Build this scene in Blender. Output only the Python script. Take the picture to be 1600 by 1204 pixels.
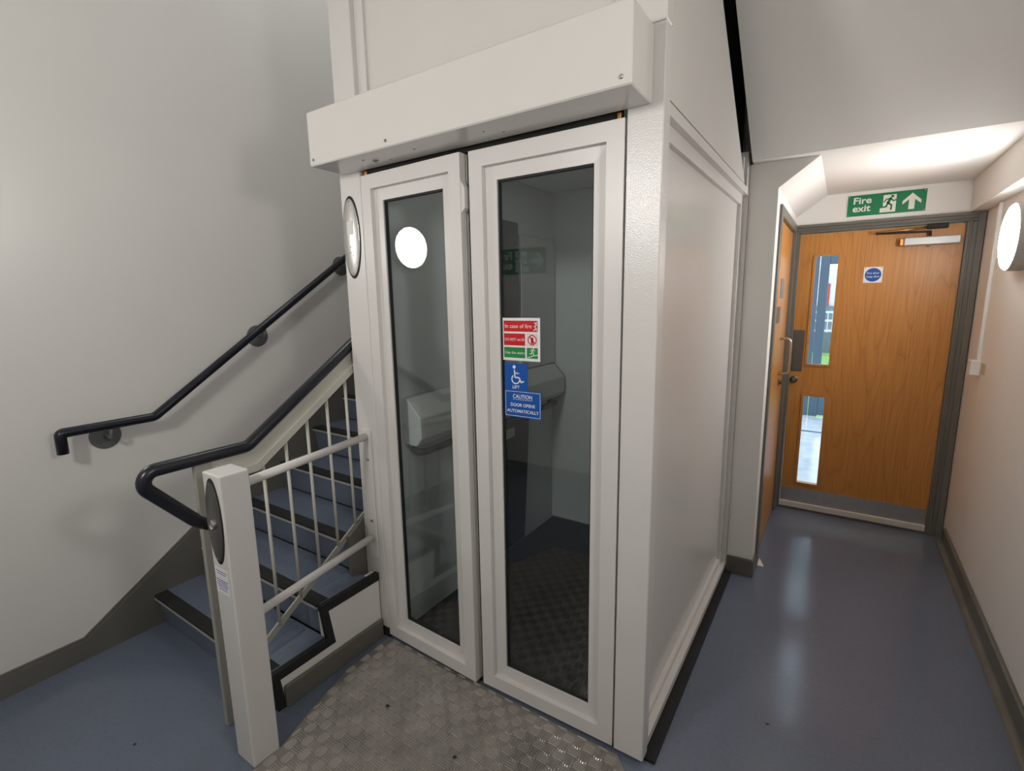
import bpy, bmesh, math, random
from mathutils import Vector, Matrix, Quaternion
random.seed(7)
sc = bpy.context.scene
for o in list(bpy.data.objects): bpy.data.objects.remove(o)
COL = sc.collection

# ------------------------------------------------------------------ camera
cam_d = bpy.data.cameras.new('camera'); cam = bpy.data.objects.new('camera', cam_d); COL.objects.link(cam)
RW = ((0.83474685, 0.55039615, -0.01617929), (-0.08096037, 0.15174454, 0.98509848), (0.54464953, -0.82099797, 0.17122856))
M = Matrix(RW).transposed().to_4x4(); M.translation = Vector((0.455, -1.470, 1.62))
cam.matrix_world = M
cam_d.sensor_fit = 'HORIZONTAL'; cam_d.sensor_width = 36.0; cam_d.lens = 772.662 / 1600 * 36
cam_d.clip_start = 0.02; cam_d.clip_end = 200
sc.camera = cam

# ------------------------------------------------------------------ world and exposure
w = bpy.data.worlds.new('World'); sc.world = w; w.use_nodes = True
wn = w.node_tree.nodes; bg = wn['Background']
bg.inputs[0].default_value = (0.78, 0.89, 1.0, 1); bg.inputs[1].default_value = 2.6
sc.view_settings.view_transform = 'Standard'; sc.view_settings.look = 'None'
sc.view_settings.exposure = 0.0; sc.view_settings.gamma = 1.0
sc.view_settings.use_curve_mapping = False
sc.cycles.use_light_tree = False; sc.cycles.max_bounces = 7; sc.cycles.diffuse_bounces = 4; sc.cycles.glossy_bounces = 3
LAMP_BACK, LAMP_LEFT, LAMP_CORR, FILL_UP, FILL_HALL = 82.0, 26.0, 52.0, 29.0, 42.0      # lens radiance of the round lamps; UP and HALL are added fill

# ------------------------------------------------------------------ materials
def nodes(name):
    m = bpy.data.materials.new(name); m.use_nodes = True
    nt = m.node_tree; return m, nt, nt.nodes['Principled BSDF']
def L(nt, a, b): nt.links.new(a, b)
def noise(nt, scale, detail=3, coord='Object', sc3=None, rough=.5, dist=0):
    tc = nt.nodes.new('ShaderNodeTexCoord'); mp = nt.nodes.new('ShaderNodeMapping'); n = nt.nodes.new('ShaderNodeTexNoise')
    if sc3: mp.inputs['Scale'].default_value = sc3
    L(nt, tc.outputs[coord], mp.inputs[0]); L(nt, mp.outputs[0], n.inputs['Vector'])
    n.inputs['Scale'].default_value = scale; n.inputs['Detail'].default_value = detail; n.inputs['Roughness'].default_value = rough
    n.inputs['Distortion'].default_value = dist
    return n
def ramp(nt, fac, stops):
    r = nt.nodes.new('ShaderNodeValToRGB'); e = r.color_ramp.elements
    while len(e) < len(stops): e.new(0.5)
    for i, (p, c) in enumerate(stops): e[i].position = p; e[i].color = (*c, 1)
    L(nt, fac, r.inputs[0]); return r
def bump(nt, h, bsdf, strength, dist=.001):
    b = nt.nodes.new('ShaderNodeBump'); b.inputs['Strength'].default_value = strength; b.inputs['Distance'].default_value = dist
    L(nt, h, b.inputs['Height']); L(nt, b.outputs[0], bsdf.inputs['Normal']); return b
def plain(name, col, rough=.5, metal=0, vary=.06, vscale=6, bscale=None, bstr=.1, bdist=.001, spec=.5):
    m, nt, p = nodes(name)
    n = noise(nt, vscale, 1)
    a = tuple(c * (1 - vary) for c in col); b = tuple(min(1, c * (1 + vary)) for c in col)
    r = ramp(nt, n.outputs[0], [(.3, a), (.7, b)]); L(nt, r.outputs[0], p.inputs['Base Color'])
    p.inputs['Roughness'].default_value = rough; p.inputs['Metallic'].default_value = metal
    p.inputs['Specular IOR Level'].default_value = spec
    if bscale: bump(nt, noise(nt, bscale, 1).outputs[0], p, bstr, bdist)
    return m
def emit(name, col, s):
    m = bpy.data.materials.new(name); m.use_nodes = True; nt = m.node_tree
    nt.nodes.remove(nt.nodes['Principled BSDF']); e = nt.nodes.new('ShaderNodeEmission')
    e.inputs[0].default_value = (*col, 1); e.inputs[1].default_value = s
    L(nt, e.outputs[0], nt.nodes['Material Output'].inputs[0]); return m

MT = {}
MT['wall'] = plain('wall_paint', (.80, .78, .745), .55, vary=.02, vscale=1.5, spec=.3)
MT['ceil'] = plain('ceiling_paint', (.80, .78, .75), .7, vary=.02, vscale=2, spec=.2)
MT['coat'] = plain('cream_powder_coat', (.68, .655, .63), .27, vary=.015, vscale=3, bscale=260, bstr=.34, bdist=.0014, spec=.5)
MT['panel'] = plain('cream_sheet_steel', (.67, .645, .615), .22, vary=.012, vscale=2, spec=.5)
MT['door_white'] = plain('white_coated_aluminium', (.68, .655, .63), .35, vary=.015, vscale=4)
MT['inner'] = plain('lift_inner_lining', (.70, .72, .71), .45, vary=.03, vscale=3)
MT['console'] = plain('console_plastic', (.66, .66, .63), .4, vary=.02)
MT['slate'] = plain('dark_slate_panel', (.045, .05, .058), .5, vary=.1)
MT['openingdark'] = plain('dark_opening_sheet', (.022, .030, .020), .6, vary=.2)
MT['black'] = plain('black_rubber', (.012, .012, .012), .7, vary=.2, vscale=20)
MT['platform'] = plain('black_platform_rubber', (.018, .0175, .017), .6, vary=.3, vscale=12)
MT['navy'] = plain('navy_plastic', (.010, .011, .019), .3, vary=.1)
MT['greypaint'] = plain('grey_gloss_paint', (.145, .138, .118), .35, vary=.05)
MT['skirt'] = plain('grey_skirting_vinyl', (.135, .128, .108), .4, vary=.1, vscale=5)
MT['railcream'] = plain('cream_rail_paint', (.56, .54, .48), .4, vary=.04)
MT['railgrey'] = plain('grey_green_rail_paint', (.34, .335, .29), .45, vary=.05)
MT['bracket'] = plain('grey_bracket_paint', (.15, .155, .145), .45, vary=.1)
MT['steel'] = plain('brushed_steel', (.55, .54, .52), .32, 1, vary=.05, vscale=30)
MT['darksteel'] = plain('dark_satin_steel', (.17, .165, .155), .42, .8, vary=.05, vscale=20)
MT['chrome'] = plain('screw_steel', (.4, .4, .38), .3, 1)
MT['brass'] = plain('brass', (.6, .3, .1), .35, 1)
MT['alu'] = plain('aluminium', (.50, .50, .49), .42, .35, vary=.05)
MT['seal'] = plain('pale_seal_bar', (.62, .60, .55), .45, vary=.05)
MT['chequer'] = plain('worn_chequer_aluminium', (.32, .295, .27), .33, .55, vary=.18, vscale=9, bscale=90, bstr=.1)
MT['chequer_bar'] = plain('polished_chequer_bars', (.52, .485, .45), .28, .6, vary=.12, vscale=9)
MT['wplastic'] = plain('white_plastic', (.78, .77, .74), .4)
MT['tape'] = plain('yellowed_label', (.5, .45, .28), .6)
MT['lampgrey'] = plain('lamp_rim_grey', (.42, .40, .37), .5)
MT['green'] = plain('sign_green', (.0, .19, .075), .35, vary=.03)
MT['glow'] = plain('sign_cream_white', (.78, .79, .70), .4, vary=.02)
MT['red'] = plain('sign_red', (.58, .012, .018), .3, vary=.03)
MT['sgreen'] = plain('sticker_green', (.02, .24, .05), .3, vary=.03)
MT['blue'] = plain('sign_blue', (.005, .085, .38), .3, vary=.03)
MT['white'] = plain('sign_white', (.8, .8, .8), .35, vary=.01)
MT['inkblue'] = plain('ink_blue', (.08, .08, .3), .6)
MT['paper'] = plain('paper', (.75, .75, .72), .8)
MT['crumb'] = plain('dried_leaf', (.035, .022, .015), .8)
MT['lampB'] = emit('lamp_glow', (1, .975, .94), LAMP_BACK)
MT['lampL'] = emit('lamp_glow_stairs', (1, .975, .94), LAMP_LEFT)
MT['lampC'] = emit('lamp_glow_corridor', (1, .985, .965), LAMP_CORR)
MT['fillH'] = emit('fill_glow_hall', (1, .98, .95), FILL_HALL)
MT['fillI'] = emit('fill_glow_car', (.93, 1, .98), 7.5)
MT['fillU'] = emit('fill_glow_upstairs', (.93, .97, 1), FILL_UP)
MT['bluegrey'] = plain('blue_grey_paint', (.085, .13, .18), .45, vary=.04)
MT['lobby'] = plain('lobby_floor', (.60, .64, .70), .15, vary=.12, vscale=7)
MT['grass'] = plain('grass_lawn', (.22, .42, .10), .9, vary=.3, vscale=14)
MT['tarmac'] = plain('tarmac', (.16, .19, .23), .8, vary=.15, vscale=10)
MT['render'] = plain('pale_render', (.75, .72, .74), .8)
MT['brickred'] = plain('red_door_paint', (.45, .06, .04), .6)
MT['fencewhite'] = plain('white_fence_paint', (.8, .82, .85), .5)

def vinyl():
    m, nt, p = nodes('blue_flecked_vinyl')
    big = noise(nt, 2.2, 4); fl = noise(nt, 60, 3, rough=.65)
    r1 = ramp(nt, big.outputs[0], [(.25, (.130, .156, .208)), (.75, (.146, .172, .227))])
    r2 = ramp(nt, fl.outputs[0], [(.34, (.93, .93, .93)), (.5, (1, 1, 1)), (.66, (1.0, 1.0, 1.0)), (.76, (1.0, 1.0, 1.0))])
    mx = nt.nodes.new('ShaderNodeMixRGB'); mx.blend_type = 'MULTIPLY'; mx.inputs[0].default_value = 1
    L(nt, r1.outputs[0], mx.inputs[1]); L(nt, r2.outputs[0], mx.inputs[2])
    fl2 = noise(nt, 75, 2, sc3=(1, 1.8, 1))
    rf = ramp(nt, fl2.outputs[0], [(.68, (0, 0, 0)), (.76, (.34, .34, .34))])
    m2 = nt.nodes.new('ShaderNodeMixRGB'); L(nt, rf.outputs[0], m2.inputs[0]); L(nt, mx.outputs[0], m2.inputs[1])
    m2.inputs[2].default_value = (.26, .29, .34, 1)
    L(nt, m2.outputs[0], p.inputs['Base Color'])
    rr = ramp(nt, noise(nt, 4, 3).outputs[0], [(.3, (.15,) * 3), (.7, (.21,) * 3)]); L(nt, rr.outputs[0], p.inputs['Roughness'])
    p.inputs['Specular IOR Level'].default_value = .5
    bump(nt, noise(nt, 18, 1).outputs[0], p, .05, .002)
    return m
MT['vinyl'] = vinyl()

def oak(name, axis):
    m, nt, p = nodes(name)
    tc = nt.nodes.new('ShaderNodeTexCoord'); mp = nt.nodes.new('ShaderNodeMapping')
    L(nt, tc.outputs['Object'], mp.inputs[0])
    if axis == 'y': mp.inputs['Rotation'].default_value = (0, 0, math.pi / 2)
    # cathedral figure: stretched noise cut into contour bands
    m1 = nt.nodes.new('ShaderNodeMapping'); m1.inputs['Scale'].default_value = (5.2, .4, .42); L(nt, mp.outputs[0], m1.inputs[0])
    n1 = nt.nodes.new('ShaderNodeTexNoise'); n1.inputs['Scale'].default_value = 1; n1.inputs['Detail'].default_value = 1.2; n1.inputs['Roughness'].default_value = .35
    L(nt, m1.outputs[0], n1.inputs['Vector'])
    mul = nt.nodes.new('ShaderNodeMath'); mul.operation = 'MULTIPLY'; mul.inputs[1].default_value = 22; L(nt, n1.outputs[0], mul.inputs[0])
    fr = nt.nodes.new('ShaderNodeMath'); fr.operation = 'FRACT'; L(nt, mul.outputs[0], fr.inputs[0])
    rb = ramp(nt, fr.outputs[0], [(0, (.53, .235, .056)), (.25, (.56, .252, .062)), (.8, (.545, .243, .058)), (1, (.47, .195, .044))])
    m2 = nt.nodes.new('ShaderNodeMapping'); m2.inputs['Scale'].default_value = (130, 10, 3.0); L(nt, mp.outputs[0], m2.inputs[0])
    n2 = nt.nodes.new('ShaderNodeTexNoise'); n2.inputs['Scale'].default_value = 1; n2.inputs['Detail'].default_value = 3; L(nt, m2.outputs[0], n2.inputs['Vector'])
    rp = ramp(nt, n2.outputs[0], [(.35, (.84, .82, .78)), (.6, (1, 1, 1))])
    mx = nt.nodes.new('ShaderNodeMixRGB'); mx.blend_type = 'MULTIPLY'; mx.inputs[0].default_value = 1
    L(nt, rb.outputs[0], mx.inputs[1]); L(nt, rp.outputs[0], mx.inputs[2]); L(nt, mx.outputs[0], p.inputs['Base Color'])
    p.inputs['Roughness'].default_value = .38
    return m
MT['oak'] = oak('oak_veneer', 'x'); MT['oak_side'] = oak('oak_veneer_side', 'y')

def glass(name, tint, ior=1.6):
    m = bpy.data.materials.new(name); m.use_nodes = True; nt = m.node_tree
    nt.nodes.remove(nt.nodes['Principled BSDF'])
    t = nt.nodes.new('ShaderNodeBsdfTransparent'); t.inputs[0].default_value = (*tint, 1)
    g = nt.nodes.new('ShaderNodeBsdfGlossy'); g.inputs['Roughness'].default_value = .0
    f = nt.nodes.new('ShaderNodeFresnel'); ge = nt.nodes.new('ShaderNodeNewGeometry')
    mr = nt.nodes.new('ShaderNodeMapRange'); mr.inputs['To Min'].default_value = ior; mr.inputs['To Max'].default_value = 1 / ior   # same reflectance from both faces of the thin pane
    L(nt, ge.outputs['Backfacing'], mr.inputs['Value']); L(nt, mr.outputs[0], f.inputs[0])
    x = nt.nodes.new('ShaderNodeMixShader')
    L(nt, f.outputs[0], x.inputs[0]); L(nt, t.outputs[0], x.inputs[1]); L(nt, g.outputs[0], x.inputs[2])
    L(nt, x.outputs[0], nt.nodes['Material Output'].inputs[0]); return m
MT['glass'] = glass('grey_tinted_glass', (.92, .95, .95), 1.68); MT['clear'] = glass('clear_glass', (.93, .96, .97), 1.45)

# ------------------------------------------------------------------ mesh helpers
def tagit(o, label=None, cat=None, group=None, kind=None):
    if label: o['label'] = label
    if cat: o['category'] = cat
    if group: o['group'] = group
    if kind: o['kind'] = kind
    return o
def empty(name, loc, label=None, cat=None, group=None, kind=None):
    o = bpy.data.objects.new(name, None); COL.objects.link(o); o.location = loc; o.empty_display_size = .1
    return tagit(o, label, cat, group, kind)
def wpos(o):
    v = Vector(o.location)
    while o.parent: o = o.parent; v += Vector(o.location)
    return v
def link(name, me, mat, parent=None, loc=None, smooth=False, local=False):
    """mesh in world coordinates (unless local): the origin is moved to the middle of the base"""
    o = bpy.data.objects.new(name, me); COL.objects.link(o)
    if mat is not None: me.materials.append(MT[mat] if isinstance(mat, str) else mat)
    if smooth:
        for p in me.polygons: p.use_smooth = True
    if local:
        if parent: o.parent = parent
        if loc: o.location = loc
        return o
    xs = [v.co.x for v in me.vertices]; ys = [v.co.y for v in me.vertices]; zs = [v.co.z for v in me.vertices]
    b = Vector(((min(xs) + max(xs)) / 2, (min(ys) + max(ys)) / 2, min(zs)))
    me.transform(Matrix.Translation(-b)); o.location = b
    if parent: o.parent = parent; o.location = b - wpos(parent)
    return o
def bm_box(bm, x0, x1, y0, y1, z0, z1):
    vs = [bm.verts.new(p) for p in ((x0, y0, z0), (x1, y0, z0), (x1, y1, z0), (x0, y1, z0), (x0, y0, z1), (x1, y0, z1), (x1, y1, z1), (x0, y1, z1))]
    fs = [(3, 2, 1, 0), (4, 5, 6, 7), (0, 1, 5, 4), (1, 2, 6, 5), (2, 3, 7, 6), (3, 0, 4, 7)]
    return [bm.faces.new([vs[i] for i in f]) for f in fs]
def finish(bm, name, bevel=0, seg=1):
    if bevel: bmesh.ops.bevel(bm, geom=list(bm.edges), offset=bevel, segments=seg, affect='EDGES', profile=.5)
    bmesh.ops.recalc_face_normals(bm, faces=list(bm.faces))
    me = bpy.data.meshes.new(name); bm.to_mesh(me); bm.free(); return me
def box(name, x0, x1, y0, y1, z0, z1, mat, parent=None, bevel=.0, seg=1, local=False):
    bm = bmesh.new(); bm_box(bm, x0, x1, y0, y1, z0, z1)
    return link(name, finish(bm, name, bevel, seg), mat, parent, local=local)
def boxes(name, lst, mat, parent=None, bevel=0, local=False):
    bm = bmesh.new()
    for b in lst: bm_box(bm, *b)
    return link(name, finish(bm, name, bevel), mat, parent, local=local)
def prism(name, poly, axis, a0, a1, mat, parent=None, bevel=0, local=False):
    """poly: 2-D points in the other two axes (y,z for 'x'; x,z for 'y'; x,y for 'z')"""
    def P(p, a): return {'x': (a, p[0], p[1]), 'y': (p[0], a, p[1]), 'z': (p[0], p[1], a)}[axis]
    bm = bmesh.new(); A = [bm.verts.new(P(p, a0)) for p in poly]; B = [bm.verts.new(P(p, a1)) for p in poly]
    bm.faces.new(A); bm.faces.new(B[::-1]); n = len(poly)
    for i in range(n): bm.faces.new((A[i], B[i], B[(i + 1) % n], A[(i + 1) % n]))
    return link(name, finish(bm, name, bevel), mat, parent, local=local)
def rounded_path(pts, rads, seg=8):
    out = [Vector(pts[0])]
    for i in range(1, len(pts) - 1):
        p = Vector(pts[i]); a = (Vector(pts[i - 1]) - p); b = (Vector(pts[i + 1]) - p); r = rads[i - 1] if isinstance(rads, (list, tuple)) else rads
        if r <= 0: out.append(p); continue
        th = a.angle(b); t = min(r / math.tan(th / 2), a.length * .49, b.length * .49); r = t * math.tan(th / 2)
        a.normalize(); b.normalize(); c = p + (a + b).normalized() * (r / math.sin(th / 2))
        s = p + a * t - c; e = p + b * t - c
        ax = s.cross(e).normalized(); an = s.angle(e)
        for k in range(seg + 1): out.append(c + Quaternion(ax, an * k / seg) @ s)
    out.append(Vector(pts[-1])); return out
def tube(name, pts, rad, mat, parent=None, n=16, ry=None, up=None, cap_round=False, local=False):
    """sweep a circle (or flat ellipse / rectangle given by ry) along the points"""
    pts = [Vector(p) for p in pts]; bm = bmesh.new(); rings = []; last = None
    for i, p in enumerate(pts):
        if i == 0: t = pts[1] - p
        elif i == len(pts) - 1: t = p - pts[i - 1]
        else: t = (p - pts[i - 1]).normalized() + (pts[i + 1] - p).normalized()
        t.normalize()
        if last is None:
            ref = Vector(up) if up else (Vector((1, 0, 0)) if abs(t.x) < .9 else Vector((0, 0, 1)))
            u = (ref - t * ref.dot(t)).normalized()
        else: u = (last - t * last.dot(t)).normalized()
        last = u; v = t.cross(u)
        rings.append([bm.verts.new(p + u * math.cos(2 * math.pi * k / n) * rad + v * math.sin(2 * math.pi * k / n) * (ry or rad)) for k in range(n)])
    for a, b in zip(rings, rings[1:]):
        for k in range(n): bm.faces.new((a[k], a[(k + 1) % n], b[(k + 1) % n], b[k]))
    bm.faces.new(rings[0][::-1]); bm.faces.new(rings[-1])
    o = link(name, finish(bm, name), mat, parent, smooth=True, local=local)
    return o
def lathe(name, prof, origin, axis, mat, parent=None, n=40, sx=1, sy=1, upv=(0, 0, 1), local=False, smooth=True):
    """profile (r, h) revolved about axis at origin; sx, sy stretch the section"""
    ax = Vector(axis).normalized(); up = Vector(upv)
    if abs(ax.dot(up)) > .9: up = Vector((1, 0, 0))
    v = (up - ax * up.dot(ax)).normalized(); u = v.cross(ax); o3 = Vector(origin)
    bm = bmesh.new(); rings = []
    for r, h in prof:
        if r < 1e-6: rings.append([bm.verts.new(o3 + ax * h)])
        else: rings.append([bm.verts.new(o3 + ax * h + u * (r * sx * math.cos(2 * math.pi * k / n)) + v * (r * sy * math.sin(2 * math.pi * k / n))) for k in range(n)])
    for a, b in zip(rings, rings[1:]):
        for k in range(n):
            q = (k + 1) % n
            if len(a) == 1 and len(b) == 1: continue
            if len(a) == 1: bm.faces.new((a[0], b[k], b[q]))
            elif len(b) == 1: bm.faces.new((a[k], a[q], b[0]))
            else: bm.faces.new((a[k], a[q], b[q], b[k]))
    for r in (rings[0], rings[-1]):
        if len(r) > 2: bm.faces.new(r)
    o = link(name, finish(bm, name), mat, parent, local=local)
    if smooth:
        for p in o.data.polygons: p.use_smooth = len(p.vertices) <= 4
        try: o.data.set_sharp_from_angle(angle=math.radians(40))
        except Exception: pass
    return o
def screw(pos, axis, r, parent, mat='chrome', name='screw'):
    return lathe(name, [(r, -.001), (r, r * .25), (r * .7, r * .5), (r * .45, r * .5), (r * .4, r * .2), (0, r * .2)], pos, axis, mat, parent, n=12)

class Frame:
    """flat drawing surface: o = origin, u = to the right, v = up (metres), normal faces the reader"""
    def __init__(s, o, u, v): s.o = Vector(o); s.u = Vector(u).normalized(); s.v = Vector(v).normalized(); s.n = s.u.cross(s.v).normalized()
    def pt(s, x, y, h=0): return s.o + s.u * x + s.v * y + s.n * h
def flat(name, polys, fr, h0, h1, mat, parent):
    bm = bmesh.new()
    for poly in polys:
        ar = sum(poly[i][0] * poly[(i + 1) % len(poly)][1] - poly[(i + 1) % len(poly)][0] * poly[i][1] for i in range(len(poly)))
        if ar < 0: poly = poly[::-1]
        A = [bm.verts.new(fr.pt(x, y, h0)) for x, y in poly]; B = [bm.verts.new(fr.pt(x, y, h1)) for x, y in poly]
        bm.faces.new(A[::-1]); bm.faces.new(B); n = len(poly)
        for i in range(n): bm.faces.new((A[i], A[(i + 1) % n], B[(i + 1) % n], B[i]))
    me = bpy.data.meshes.new(name); bm.to_mesh(me); bm.free()
    return link(name, me, mat, parent)
def rect(x0, y0, x1, y1): return [(x0, y0), (x1, y0), (x1, y1), (x0, y1)]
def disc(cx, cy, r, n=28, ry=None): return [(cx + r * math.cos(2 * math.pi * k / n), cy + (ry or r) * math.sin(2 * math.pi * k / n)) for k in range(n)]
def stroke(pts, wd):
    out = []
    for (x0, y0), (x1, y1) in zip(pts, pts[1:]):
        d = math.hypot(x1 - x0, y1 - y0) or 1; nx, ny = -(y1 - y0) / d * wd / 2, (x1 - x0) / d * wd / 2
        out.append([(x0 + nx, y0 + ny), (x1 + nx, y1 + ny), (x1 - nx, y1 - ny), (x0 - nx, y0 - ny)])
    for x, y in pts: out.append(disc(x, y, wd / 2, 10))
    return out
def arc_ring(cx, cy, r, wd, a0, a1, n=24):
    P = [(cx + (r + wd / 2) * math.cos(a0 + (a1 - a0) * k / n), cy + (r + wd / 2) * math.sin(a0 + (a1 - a0) * k / n)) for k in range(n + 1)]
    Q = [(cx + (r - wd / 2) * math.cos(a0 + (a1 - a0) * k / n), cy + (r - wd / 2) * math.sin(a0 + (a1 - a0) * k / n)) for k in range(n + 1)]
    return [[P[i], P[i + 1], Q[i + 1], Q[i]] for i in range(n)]
def text(name, s, fr, x, y, size, mat, parent, h=.0012, align='LEFT', bold=.0, width=None):
    cu = bpy.data.curves.new('t', 'FONT'); cu.body = s; cu.size = size; cu.align_x = align; cu.extrude = .0002; cu.offset = bold * size
    t = bpy.data.objects.new('t', cu); COL.objects.link(t)
    dg = bpy.context.evaluated_depsgraph_get(); dg.update()
    me = bpy.data.meshes.new_from_object(t.evaluated_get(dg)); bpy.data.objects.remove(t); bpy.data.curves.remove(cu)
    me.materials.clear(); me.name = name
    if width:
        xs = [v.co.x for v in me.vertices]; k = width / (max(xs) - min(xs))
        for v in me.vertices: v.co.x *= k
    for v in me.vertices: v.co = fr.pt(x + v.co.x, y + v.co.y, h + v.co.z)
    return link(name, me, mat, parent)
def run_man(s, cx, cy):
    """running figure, height s, strokes only (points x right)"""
    q = lambda pts: [(cx + a * s, cy + b * s) for a, b in pts]
    P = [disc(cx + .17 * s, cy + .42 * s, .085 * s)]
    P += stroke(q([(.08, .28), (-.04, .02)]), .15 * s)
    P += stroke(q([(.10, .26), (.24, .12), (.38, .17)]), .075 * s)
    P += stroke(q([(.04, .28), (-.15, .25), (-.25, .08)]), .075 * s)
    P += stroke(q([(-.02, .0), (.16, -.14), (.15, -.42)]), .10 * s)
    P += stroke(q([(-.04, .0), (-.12, -.22), (-.36, -.24)]), .10 * s)
    return P

# ------------------------------------------------------------------ the room shell
XL, XR, YB, YE, ZT = -2.37, 1.139, -2.30, 2.715, 4.75
def S(o, label, cat): return tagit(o, label, cat, kind='structure')
S(box('floor', XL - .1, XR + .1, YB - .1, YE, -.1, 0, 'vinyl'), 'blue flecked vinyl floor of the hall and corridor', 'floor')
S(box('wall_left', XL - .12, XL, YB - .1, 4.1, 0, ZT, 'wall'), 'plain off-white wall rising beside the stairs', 'wall')
S(box('wall_right', XR, XR + .12, YB - .1, YE + .12, 0, ZT, 'wall'), 'off-white corridor wall carrying the round lamp', 'wall')
S(box('wall_back', XL, XR, YB - .12, YB, 0, ZT, 'wall'), 'off-white hall wall facing the lift doors', 'wall')
S(box('wall_stair_end', XL, -1.42, 4.0, 4.12, 0, ZT, 'wall'), 'off-white wall at the top of the stairs', 'wall')
S(box('wall_stair_right', -1.46, -1.42, 1.62, 4.0, 0, ZT, 'wall'), 'off-white wall behind the lift along the stairs', 'wall')
S(box('ceiling_hall', XL - .1, XR + .1, YB - .1, 4.1, ZT, ZT + .1, 'ceil'), 'white ceiling high over the stair hall', 'ceiling')
# corridor: nib with chamfered bulkhead, ceiling, end wall
YN, XC, ZC = 1.505, .135, 2.29
nib = [(.0, 0), (XC, 0), (XC, 2.16), (.31, ZC), (.0, ZC)]
S(prism('wall_nib', nib, 'y', YN, 1.60, 'wall'), 'narrow grey-white wall end between lift and corridor with chamfered top', 'wall')
S(boxes('wall_corridor_left', [(XC - .06, XC, 1.60, 1.625, 0, 2.16), (XC - .06, XC, 2.655, YE, 0, 2.16), (XC - .06, XC, 1.625, 2.655, 2.10, 2.16)], 'wall'), 'corridor side wall around the side door', 'wall')
S(prism('trim_1', [(XC, 2.16), (.31, ZC), (XC - .06, ZC), (XC - .06, 2.16)], 'y', 1.60, YE, 'ceil'), 'white chamfered bulkhead running along the corridor ceiling', 'bulkhead')
ED = 1.435; SL = .72
S(box('ceiling_corridor', .015, XR, ED, YE, ZC, ZC + .08, 'ceil'), 'bright white corridor ceiling above the fire door', 'ceiling')
S(prism('ceiling_soffit', [(ED, ZC), (ED, ZC + .3), (YB, ZC + .3 + SL * (ED - YB)), (YB, ZC + SL * (ED - YB))], 'x', .015, XR, 'ceil'), 'grey-white sloping underside of the upper stair flight', 'ceiling')
S(box('wall_shaft_rear', -1.42, .06, 1.602, 1.62, 0, ZT, 'wall'), 'wall closing the gap behind the lift', 'wall')
S(box('wall_over_corridor', .0, XR, 1.62, 1.70, ZC + .08, ZT, 'wall'), 'off-white wall above the corridor ceiling', 'wall')
S(prism('trim_2', [(1.06, 2.10), (XR, 2.10), (XR, ZC), (1.06, ZC)], 'y', ED + .02, YE, 'ceil'), 'white boxed beam along the corridor wall top', 'beam')
S(boxes('wall_end', [(XC - .06, XC, YE, YE + .12, 0, ZC + .08), (1.105, XR, YE, YE + .12, 0, ZC + .08), (XC, 1.105, YE, YE + .12, 2.075, ZC + .08)], 'wall'), 'white corridor end wall around the fire door', 'wall')
# skirtings
S(box('baseboard_right', XR - .018, XR, YB, 2.60, 0, .105, 'skirt', bevel=.006), 'grey vinyl skirting along the corridor wall', 'skirting')
cv = []
for k in range(6):
    a = math.pi / 2 * k / 5; cv.append((XR - .018 - .03 + .03 * math.sin(a), .0005 + .03 - .03 * math.cos(a)))
S(prism('trim_3', cv + [(XR - .018, .0005)], 'y', YB, 2.60, 'skirt'), 'coved grey foot of the corridor skirting', 'skirting')
S(prism('baseboard_nib', [(.004, 1.493), (XC + .012, 1.493), (XC + .012, 1.60), (XC, 1.60), (XC, YN), (.004, YN)], 'z', 0, .105, 'skirt', bevel=.003), 'grey skirting wrapped around the corridor wall end', 'skirting')
S(box('baseboard_back', XL + .02, XR - .02, YB, YB + .015, 0, .1, 'skirt'), 'grey skirting at the foot of the hall wall', 'skirting')
y0 = -.85; ns = lambda y: .165 + .6735 * (y + .565)
S(prism('baseboard_left', [(YB + .02, 0), (3.0, 0), (3.0, .092 + .6735 * (3.0 - y0)), (y0, .092), (YB + .02, .092)], 'x', XL, XL + .018, 'greypaint'), 'grey painted skirting climbing the wall beside the stairs', 'skirting')
bv = [(YB + .02, .092), (y0 + .002, .092), (3.0, .092 + .6735 * (3.0 - y0)), (3.0, .106 + .6735 * (3.0 - y0)), (y0 - .006, .104), (YB + .02, .104)]
S(prism('trim_4', bv, 'x', XL, XL + .010, 'greypaint'), 'thin grey bead along the stair skirting top', 'skirting')

# ------------------------------------------------------------------ door 1: the fire door
d1 = empty('door_1', (.6, YE, 0), 'oak veneered fire door at the end of the corridor', 'door', kind='structure')
FX0, FX1, FZ = XC, XR - .004, 2.10
boxes('door_frame', [(FX0, FX0 + .03, YE - .02, YE + .12, 0, 2.045), (1.052, FX1, YE - .02, YE + .0, 0, 2.045), (1.052, 1.105, YE, YE + .12, 0, 2.045), (FX0, FX1, YE - .02, YE, 2.045, FZ), (FX0, 1.105, YE, YE + .12, 2.045, 2.075)], 'greypaint', d1, .003)
boxes('frame_moulding', [(1.066, 1.078, YE - .03, YE - .019, 0, 2.058), (1.10, FX1, YE - .034, YE - .019, 0, FZ), (FX0, 1.10, YE - .03, YE - .019, 2.058, 2.066), (FX0, FX1, YE - .036, YE - .019, 2.082, FZ)], 'greypaint', d1, .003)
LX0, LX1, LZ0, LZ1, LY0, LY1 = .168, 1.05, .003, 2.04, YE + .0, YE + .045
VP = [(.268, .412, 1.118, 1.888), (.266, .408, .212, .888)]
bm = bmesh.new()
bm_box(bm, LX0, VP[0][0], LY0, LY1, LZ0, LZ1); bm_box(bm, VP[0][1], LX1, LY0, LY1, LZ0, LZ1)
zz = [LZ0, VP[1][2], VP[1][3], VP[0][2], VP[0][3], LZ1]
for a, b in ((zz[0], zz[1]), (zz[2], zz[3]), (zz[4], zz[5])): bm_box(bm, VP[0][0], VP[0][1], LY0, LY1, a, b)
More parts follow.
